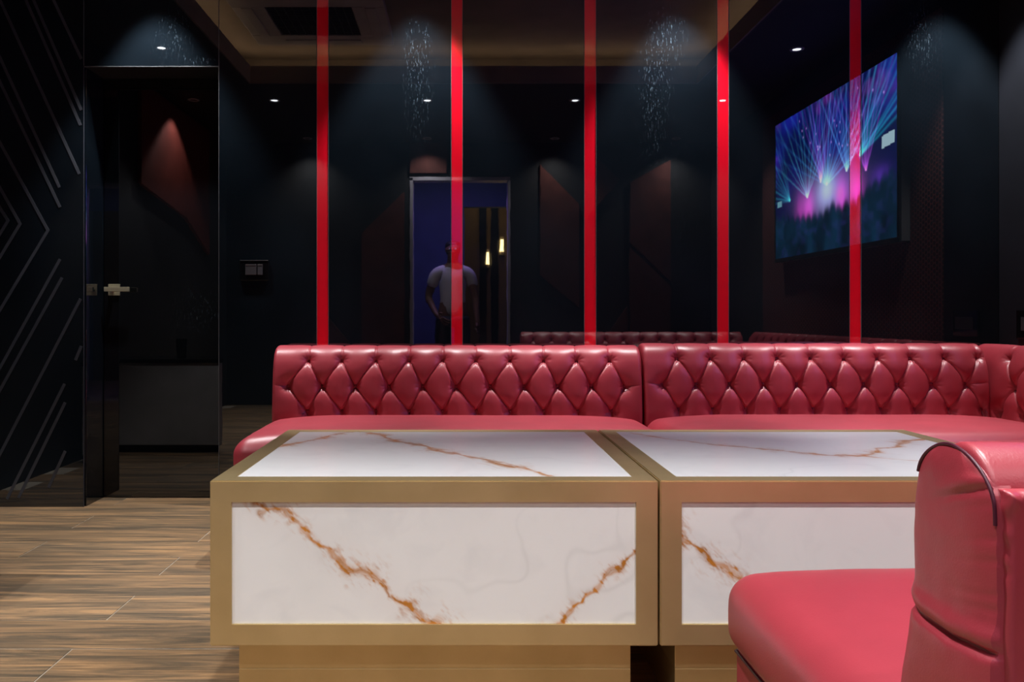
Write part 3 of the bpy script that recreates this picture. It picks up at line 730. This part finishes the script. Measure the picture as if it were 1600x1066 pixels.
# end face: grid between front and rear outline, wrinkle across it
outl = [(.936, .475), (.925, .52), (.9165, .556), (.9145, .572), (.917, .60), (.9195, .635), (.917, .68), (.9105, .712), (.904, .729), (.890, .7425), (.872, .7515), (.855, .7555), (.838, .7545), (.820, .7495), (.803, .7405), (.790, .729), (.782, .717), (.7785, .700), (.778, .65), (.778, .573), (.778, .50), (.778, .30), (.778, .12)]
outl = [(.945, .12), (.945, .30), (.942, .42)]+outl
O, so = catmull(outl, 0)
apex = int(np.argmax(O[:, 1]))
zz = np.concatenate([np.linspace(.12, .46, 10)[:-1], np.linspace(.46, .70, 72)[:-1], .70+(.7550-.70)*np.sin(np.linspace(0, 1, 26)*math.pi/2)])
yf = np.interp(zz, O[:apex+1, 1], O[:apex+1, 0]); yr = np.interp(zz, O[apex:, 1][::-1], O[apex:, 0][::-1])
nn = 46; tt = .5-.5*np.cos(np.linspace(0, 1, nn)*math.pi)
Yg = yf[:, None]*(1-tt)+yr[:, None]*tt; Zg = np.repeat(zz[:, None], nn, 1)
edge = np.minimum(np.minimum(Yg-yr[:, None], yf[:, None]-Yg), np.minimum(9, (.7555-Zg)*1.2)).clip(0)
bul = .010*(1-np.exp(-edge/.020))
# main wrinkle: from front (y .916,z .570) to rear (.778,.573) dipping a bit
tY = (.916-Yg)/.138; zl = .570-.004*np.sin(tY*3.14)+.0015*fbm(Yg*60, Zg*0, 2, 3)
dz = Zg-zl
bul += -.010*np.exp(-(dz/.0032)**2)*(.35+.75*np.sin(np.clip(tY, 0, 1)*2.6))+.005*np.exp(-((dz-.014)/.010)**2)+.006*(1/(1+np.exp(dz/.004)))
zl2 = .727-.048*np.clip(1-tY, 0, 1); dz2 = Zg-zl2
bul += (-.0035*np.exp(-(dz2/.0035)**2)+.003*np.exp(-((dz2-.010)/.008)**2))*np.clip(tY*1.5-.4, 0, 1)
for k in range(5):
    za = .60+.025*k+random.uniform(-.006, .006); dd = Zg-(za+(tY-.8)*random.uniform(.02, .05))
    bul += -.0011*np.exp(-(dd/.0025)**2)*np.clip(tY*2-1.1, 0, 1)
bul += .0012*fbm(Yg*30, Zg*30, 3, 5)
Xg = XE+.001-bul
verts = np.stack([Xg, Yg, Zg], -1).reshape(-1, 3)
me = np_mesh('end_panel', verts, grid_faces(len(zz), nn))
bm = bmesh.new(); bm.from_mesh(me)
bmesh.ops.recalc_face_normals(bm, faces=bm.faces[:])
bm.faces.ensure_lookup_table()
if sum(f.normal.x for f in bm.faces) > 0: bmesh.ops.reverse_faces(bm, faces=bm.faces[:])
ext = bmesh.ops.extrude_edge_only(bm, edges=[e for e in bm.edges if e.is_boundary]); 
for v in [g_ for g_ in ext['geom'] if isinstance(g_, bmesh.types.BMVert)]: v.co.x = XE+.02
bm.to_mesh(me); bm.free()
place(mesh_obj('end_panel', me, M['leather'], None, True), s4)
def tube(name, pts, r, mat, parent, seg=8):
    cu = bpy.data.curves.new(name, 'CURVE'); cu.dimensions = '3D'; cu.bevel_depth = r; cu.bevel_resolution = 3; cu.use_fill_caps = True
    sp = cu.splines.new('POLY'); sp.points.add(len(pts)-1)
    for p, q in zip(sp.points, pts): p.co = (*q, 1)
    dg = bpy.data.objects.new('tmp', cu); COL.objects.link(dg)
    bpy.context.view_layer.update()
    me = bpy.data.meshes.new_from_object(dg.evaluated_get(bpy.context.evaluated_depsgraph_get())); bpy.data.objects.remove(dg)
    me.name = name; me.materials.clear()
    o = mesh_obj(name, me, mat, None, True); place(o, parent); return o
sel = [(XE-.0002, p[0], p[1]) for k_, p in enumerate(O) if k_ % 3 == 0 and p[1] > (.715 if k_ < apex else .690)]
i0 = 0
tube('piping', [(a, b_*1.0, c) for a, b_, c in sel[i0:]], .0018, M['piping'], s4)
# rear board cover, proud of the back, with a gathered corner
bm = bmesh.new()
xs = np.concatenate([np.linspace(.5065, .56, 26)[:-1], np.linspace(.56, 2.3, 70)]); zs = np.concatenate([np.linspace(.12, .64, 30)[:-1], np.linspace(.64, .7235, 40)])
XX, ZZ = np.meshgrid(xs, zs, indexing='ij')
dx_ = XX-.5065; dt_ = .7235-ZZ
e_ = np.minimum(dx_, dt_)
prd = .010*np.sqrt(np.clip(1-(1-np.clip(e_/.009, 0, 1))**2, 0, 1))
cor = np.hypot(dx_-.004, dt_-.004)
prd += .004*np.exp(-(cor/.012)**2)-.003*np.exp(-(np.abs(dx_-dt_*.55-.012)/.006)**2)*np.exp(-dt_/.05)
prd += .0016*fbm(XX*12, ZZ*12, 3, 77)+.0035*np.sin(np.clip(dx_*9, 0, 3.14))
puck = sum(.0004*np.exp(-((ZZ-z0_)/.004)**2) for z0_ in (.716, .690, .66, .628, .60, .575, .545))*np.exp(-dx_/.008)
XX2 = XX-.003*np.exp(-dx_/.004)*np.sin(ZZ*260)*.4
YY = .781-prd+puck
vts = np.stack([XX2, YY, ZZ], -1).reshape(-1, 3)
me = np_mesh('rear_panel', vts, grid_faces(len(xs), len(zs)))
bm.from_mesh(me); ext = bmesh.ops.extrude_edge_only(bm, edges=[e for e in bm.edges if e.is_boundary])
for v in [g_ for g_ in ext['geom'] if isinstance(g_, bmesh.types.BMVert)]: v.co.y = .80
bmesh.ops.recalc_face_normals(bm, faces=bm.faces[:]); bm.to_mesh(me); bm.free()
place(mesh_obj('rear_panel', me, M['leather'], None, True), s4)
cushion('seat_cushion', s4, .490, 2.30, .90, 1.545, .275, .418, .045, .028, M['leather'], .016, 21, .012, .004, .045)
box('base', .503, 2.30, .80, 1.525, .04, .285, M['leather'], s4, .01, 3)
tube('piping', [(.5005, .93, .277), (.5005, 1.515, .277), (.515, 1.528, .277), (2.29, 1.528, .277)], .0025, M['piping'], s4)
for a in (.56, 2.2):
    for b_ in (.86, 1.42): box('foot', a, a+.05, b_, b_+.05, 0, .042, M['dark'], s4)

# ================================================================ SMALL FITTINGS
def switch_plate(x0, x1, z0, z1, label):
    r = empty('light_switch', ((x0+x1)/2, YW, (z0+z1)/2), label, 'light switch')
    p = box('switch_plate', x0, x1, YW-.009, YW, z0, z1, M['black_glass'], r, .0015)
    boxes('plate_rim', [(x0+.001, x1-.001, YW-.0105, YW-.0085, z1-.0035, z1-.0005)], M['steel'], r)
    W_ = x1-x0; mid = x0+W_*.60
    for a, b_ in ((x0+W_*.20, mid-.002), (mid+.003, x0+W_*.80)):
        k = box('rocker', a, b_, YW-.0135, YW-.008, z0+.026, z1-.020, simple('rocker_grey', (.05, .05, .055), .3), r, .0015)
        box('rocker_edge', a+.001, b_-.001, YW-.0142, YW-.013, z1-.0255, z1-.0205, M['steel'], k)
switch_plate(px(375.5), px(420), pz(438.5), pz(406.5), 'black light switch plate on the dark wall beside the door')
r = empty('wall_control', (XR, 3.66, .85), 'black wall control plate at the right edge above the sofa', 'wall control')
box('plate', XR-.020, XR-.008, 3.53, 3.73, .79, .915, M['black_glass'], r, .0015)
box('display', XR-.022, XR-.0195, 3.55, 3.697, .824, .884, simple('display_dark', (.04, .04, .045), .3), r, .0005)

# TV on the right wall, seen mirrored in the black wall
tv = empty('television', (XR-.04, 2.2, 1.85), 'large lit television showing a laser concert, mirrored in the black wall', 'television')
ty0, ty1, tz0, tz1 = 1.31, 3.10, 1.33, 2.36
box('housing', 2.445, XR-.014, ty0-.02, ty1+.02, tz0-.025, tz1+.02, simple('tv_grey', (.12, .12, .125), .35), tv, .003)
boxes('bezel', [(2.432, 2.446, ty0-.022, ty1+.022, tz0-.028, tz0), (2.432, 2.446, ty0-.022, ty1+.022, tz1, tz1+.022), (2.432, 2.446, ty0-.022, ty0, tz0, tz1), (2.432, 2.446, ty1, ty1+.022, tz0, tz1)], M['dark'], tv)
nu, nv = 300, 190
u = np.linspace(0, 1, nu); v = np.linspace(0, 1, nv); U, V = np.meshgrid(u, v, indexing='ij')   # u along +Y (left->right in the mirror)
AR = 1.74
img = np.zeros((nu, nv, 3))
img += np.array([.010, .02, .13])*(.5+.9*np.clip(V, 0, 1))[..., None]
img += np.array([.03, .03, .42])*np.clip(fbm(U*5, V*4, 4, 3)+.25, 0, 1)[..., None]*np.clip(V*1.3-.2, 0, 1)[..., None]
img += np.array([.34, .04, .34])*(np.clip(fbm(U*7+3, V*6, 4, 9)-.12, 0, 1)**1.2*np.clip(V*2-.9, 0, 1))[..., None]*1.6
def beams(cx, cy, n, a0, a1, col, wd, ln, seed):
    R = random.Random(seed)
    X_, Y_ = (U-cx)*AR, V-cy; rr = np.hypot(X_, Y_); th = np.degrees(np.arctan2(Y_, X_))
    out = np.zeros(U.shape)
    for k in range(n):
        a = a0+(a1-a0)*(k+R.uniform(-.3, .3))/max(1, n-1); s_ = R.uniform(.35, 1)
        d = np.abs(np.sin(np.radians(th-a)))*rr; ok = (np.cos(np.radians(th-a)) > 0)
        out += s_*ok*np.exp(-(d/(wd*(1+rr*1.2)))**2)*np.exp(-rr/ln)
    return out[..., None]*np.array(col)
img += beams(.50, .42, 18, 20, 160, (.08, .42, .85), .006, .45, 1)
img += beams(.66, .46, 13, 40, 125, (.20, .55, .95), .006, .40, 2)
img += beams(.33, .38, 12, 50, 150, (.12, .55, .60), .006, .38, 3)
img += beams(.16, .40, 10, 110, 175, (.05, .40, .45), .007, .35, 4)
img += beams(.76, .52, 11, 18, 75, (.02, .50, .62), .007, .60, 5)
img += beams(.80, .42, 9, 60, 130, (.45, .10, .65), .006, .35, 6)
img += beams(.45, .45, 12, 60, 120, (.42, .15, .80), .006, .5, 7)
hz_ = np.exp(-(((U-.50)/.24)**2+((V-.36)/.16)**2))
img += hz_[..., None]*np.array([.46, .30, .66]); img += (np.exp(-(((U-.50)/.07)**2+((V-.40)/.12)**2)))[..., None]*np.array([.32, .62, .62])
for cx_, a in ((.34, .9), (.62, 1.0), (.26, .5), (.74, .8)):
    img += (a*np.exp(-(((U-cx_)/.045)**2+((V-.30)/.12)**2)))[..., None]*np.array([.85, .05, .60])
img += (np.exp(-(((U-.90)/.06)**2+((V-.36)/.06)**2)))[..., None]*np.array([.14, .04, .40])
# crowd
crowd = .24+.05*fbm(U*9, U*0, 3, 21)+.03*np.abs(np.sin(U*60))+.12*np.clip((U-.72)/.25, 0, 1)+.06*np.clip((.16-U)/.16, 0, 1)
cm = 1/(1+np.exp((V-crowd)/.012))
cc_ = np.array([.008, .045, .085])*(.6+1.0*np.clip(fbm(U*14, V*5, 3, 33)+.4, 0, 1))[..., None]+np.array([.02, .01, .07])*np.clip(fbm(U*25, V*20, 2, 5), 0, 1)[..., None]*2
img = img*(1-cm[..., None])+cc_*cm[..., None]
sg = ((U > .905) & (U < .985) & (np.abs(V-.545-(U-.9)*.15) < .035)); img[sg] = (.55, .75, .85)
sg = ((U > .02) & (U < .07) & (np.abs(V-.40) < .022)); img[sg] = (.25, .5, .6)
for k in range(26):
    a, b_ = random.uniform(.2, .95), random.uniform(.55, .95)
    img += np.exp(-(((U-a)*AR)**2+(V-b_)**2)/.007**2)[..., None]*np.array([.6, .35, .8])
verts = np.stack([np.full(U.shape, 2.4335), ty0+U*(ty1-ty0), tz0+V*(tz1-tz0)], -1).reshape(-1, 3)
me = np_mesh('screen', verts, grid_faces(nu, nv, flip=True))
img = np.clip(img, 0, 2)**1.3*1.35
at = me.color_attributes.new('pattern', 'FLOAT_COLOR', 'POINT')
at.data.foreach_set('color', np.hstack([np.clip(img, 0, 1.5).reshape(-1, 3), np.ones((nu*nv, 1))]).astype(np.float32).ravel())
place(mesh_obj('screen', me, M['screen']), tv)

# grey side cabinet by the left wall (mirrored in the door)
cb = empty('side_cabinet', (-1.92, 2.6, 0), 'low grey cabinet by the left wall, mirrored in the black door', 'cabinet')
box('body', -2.28, -1.56, 2.30, 2.73, .05, .585, M['grey_lam'], cb, .003)
box('top', -2.29, -1.555, 2.29, 2.74, .586, .61, M['black_glass'], cb, .002)
box('plinth', -2.25, -1.59, 2.34, 2.70, 0, .052, M['dark'], cb)
for x in (-2.275, -1.915): 
    d = box('door', x, x+.35, 2.28, 2.30, .07, .58, M['grey_lam'], cb, .002); box('handle', x+.16, x+.19, 2.265, 2.281, .40, .50, M['steel'], d, .002)
gl = bmesh.new()
prof = [(0, .612), (.028, .612), (.036, .74), (.034, .74), (.026, .618), (0, .618)]
n = 24; rings = [[gl.verts.new((-1.84+a*math.cos(2*math.pi*i/n), 2.66+a*math.sin(2*math.pi*i/n), z)) for i in range(n)] for a, z in prof[1:-1]]
for a_, b_ in zip(rings, rings[1:]):
    for i in range(n): gl.faces.new((a_[i], a_[(i+1) % n], b_[(i+1) % n], b_[i]))
gl.faces.new(rings[0][::-1]); gl.faces.new(rings[-1])
gm, gnt, gb = new_mat('clear_glass'); gb.inputs['Transmission Weight'].default_value = 1; gb.inputs['Roughness'].default_value = .05; gb.inputs['Base Color'].default_value = (.8, .85, .85, 1)
tag(from_bm('drinking_glass', gl, gm, None, True), 'clear tumbler standing on the grey side cabinet, mirrored in the door', 'glass')

# ================================================================ PERSON in the doorway (mirrored)
def skin_mesh(name, joints, edges, mat, parent, sub=2, root=0):
    me = bpy.data.meshes.new(name); me.from_pydata([j[:3] for j in joints], edges, [])
    o = bpy.data.objects.new(name, me); COL.objects.link(o)
    md = o.modifiers.new('skin', 'SKIN'); md.use_smooth_shade = True
    sv_ = me.skin_vertices[0].data
    for i, j in enumerate(joints): sv_[i].radius = (j[3], j[4] if len(j) > 4 else j[3]); sv_[i].use_root = (i == root)
    sb = o.modifiers.new('sub', 'SUBSURF'); sb.levels = sub; sb.render_levels = sub
    bpy.context.view_layer.update()
    m2 = bpy.data.meshes.new_from_object(o.evaluated_get(bpy.context.evaluated_depsgraph_get()))
    bpy.data.objects.remove(o); m2.name = name; m2.materials.clear()
    r_ = mesh_obj(name, m2, mat, None, True)
    if parent is not None: place(r_, parent)
    return r_
skinm = simple('skin', (.22, .105, .07), .55, 0, .4, None, .06); shirtm = simple('shirt_white', (.70, .68, .74), .8, 0, .2, (90, .3, .002), .04)
trous = simple('dark_trousers', (.02, .02, .03), .8); hairm = simple('dark_hair', (.008, .006, .006), .6); shoem = simple('dark_shoes', (.012, .010, .010), .35)
pxx, pyy = -.085, -1.02
J, E = [], []
def j(x, y_, z, r1, r2=None, con=None):
    J.append((pxx+x, pyy+y_, z, r1, r2 or r1)); i = len(J)-1
    if con is not None: E.append((con, i))
    return i
pel = j(0, 0, .92, .135, .10); ab = j(0, .01, 1.08, .125, .095, pel); ch = j(0, .0, 1.26, .150, .105, ab); up = j(0, -.01, 1.39, .10, .075, ch)
nk = j(0, 0, 1.455, .052, .055, up); hd0 = j(0, .02, 1.53, .060, .075, nk); hd1 = j(0, .015, 1.60, .073, .090, hd0); hd2 = j(0, 0, 1.66, .055, .070, hd1)
nose = j(0, .115, 1.565, .012, .012, hd0)
for sx in (-1, 1):
    er_ = j(sx*.078, 0, 1.575, .010, .022, hd1)
def hand(w_, d, side, thumb):
    d = Vector(d).normalized(); sd = Vector(side).normalized(); cur = d.cross(sd).normalized()
    c = Vector(J[w_][:3])-Vector((pxx, pyy, 0))
    palm = c+d*.055; p_ = j(*palm, .026, .016, w_); kn = c+d*.085; q_ = j(*kn, .030, .013, p_)
    for k, ln in enumerate((.068, .078, .072, .055)):
        b0 = kn+sd*(.030-.020*k)+d*.012; f0 = j(*b0, .0095, .009, q_); m_ = b0+d*ln*.5+cur*.008; f1 = j(*m_, .0085, .0085, f0)
        tp = m_+d*ln*.42+cur*.022; j(*tp, .0075, .0075, f1)
    t0 = c+d*.025+sd*.028; a_ = j(*t0, .012, .012, p_); t1 = t0+(d*.6+sd*.8)*.032; b2_ = j(*t1, .0105, .0105, a_); t2 = t1+(d*.85+sd*.3)*.030; j(*t2, .009, .009, b2_)
# bent arm on the -x side, hand at the front of the waist
sh = j(-.172, 0, 1.352, .060, .058, up); el = j(-.265, -.05, 1.09, .043, .043, sh); wr_ = j(-.165, .13, .90, .029, .027, el); hand(wr_, (.55, .45, -.45), (.2, .3, .8), 1)
sh = j(.172, 0, 1.352, .060, .058, up); el = j(.245, -.02, 1.09, .043, .043, sh); wr_ = j(.255, .06, .84, .029, .027, el); hand(wr_, (0, .12, -1), (0, 1, .1), 1)
for sx in (-1, 1):
    hp = j(sx*.095, 0, .86, .095, .095, pel); kn = j(sx*.11, .02, .48, .060, .062, hp); an = j(sx*.115, -.01, .09, .040, .042, kn); ft = j(sx*.125, .10, .035, .038, .028, an); j(sx*.13, .17, .028, .030, .022, ft)
body = skin_mesh('person', J, E, skinm, None)
tag(body, 'person in a white short-sleeved shirt standing in the doorway, mirrored in the wall', 'person')
J0 = J
def sub(ids, grow, extra=()):
    return [(J0[i][0], J0[i][1], J0[i][2], J0[i][3]+grow, J0[i][4]+grow) for i in ids]
g_ = .016
sj = [(pxx, pyy, .82, .160, .125)]+sub([ab, ch, up], g_)+[(pxx, pyy, 1.435, .078, .070)]
se = [(0, 1), (1, 2), (2, 3), (3, 4)]
for sx in (-1, 1):
    i = len(sj); sj += [(pxx+sx*.172, pyy, 1.350, .072, .072), (pxx+sx*(.232 if sx < 0 else .222), pyy-.03, 1.19, .066, .066)]; se += [(3, i), (i, i+1)]
skin_mesh('shirt', sj, se, shirtm, body)
tj = [(pxx, pyy, .93, .148, .113)]; te = []
for sx in (-1, 1):
    i = len(tj); tj += [(pxx+sx*.095, pyy, .84, .108, .108), (pxx+sx*.11, pyy+.02, .48, .078, .080), (pxx+sx*.115, pyy-.01, .08, .062, .065)]; te += [(0, i), (i, i+1), (i+1, i+2)]
skin_mesh('trousers', tj, te, trous, body)
hj = [(pxx, pyy-.035, 1.56, .084, .075), (pxx, pyy-.012, 1.64, .092, .100), (pxx, pyy, 1.685, .070, .085)]
skin_mesh('hair', hj, [(0, 1), (1, 2)], hairm, body)
for sx in (-1, 1):
    e_ = bmesh.new(); bmesh.ops.create_uvsphere(e_, u_segments=12, v_segments=8, radius=.012); bmesh.ops.translate(e_, vec=(pxx+sx*.03, pyy+.088, 1.59), verts=e_.verts[:])
    place(from_bm('eye', e_, simple('eye_white', (.5, .5, .5), .2), None, True), body)
    skin_mesh('shoe', [(pxx+sx*.115, pyy-.045, .045, .045, .04), (pxx+sx*.125, pyy+.08, .042, .048, .038), (pxx+sx*.132, pyy+.19, .034, .038, .030)], [(0, 1), (1, 2)], shoem, body)
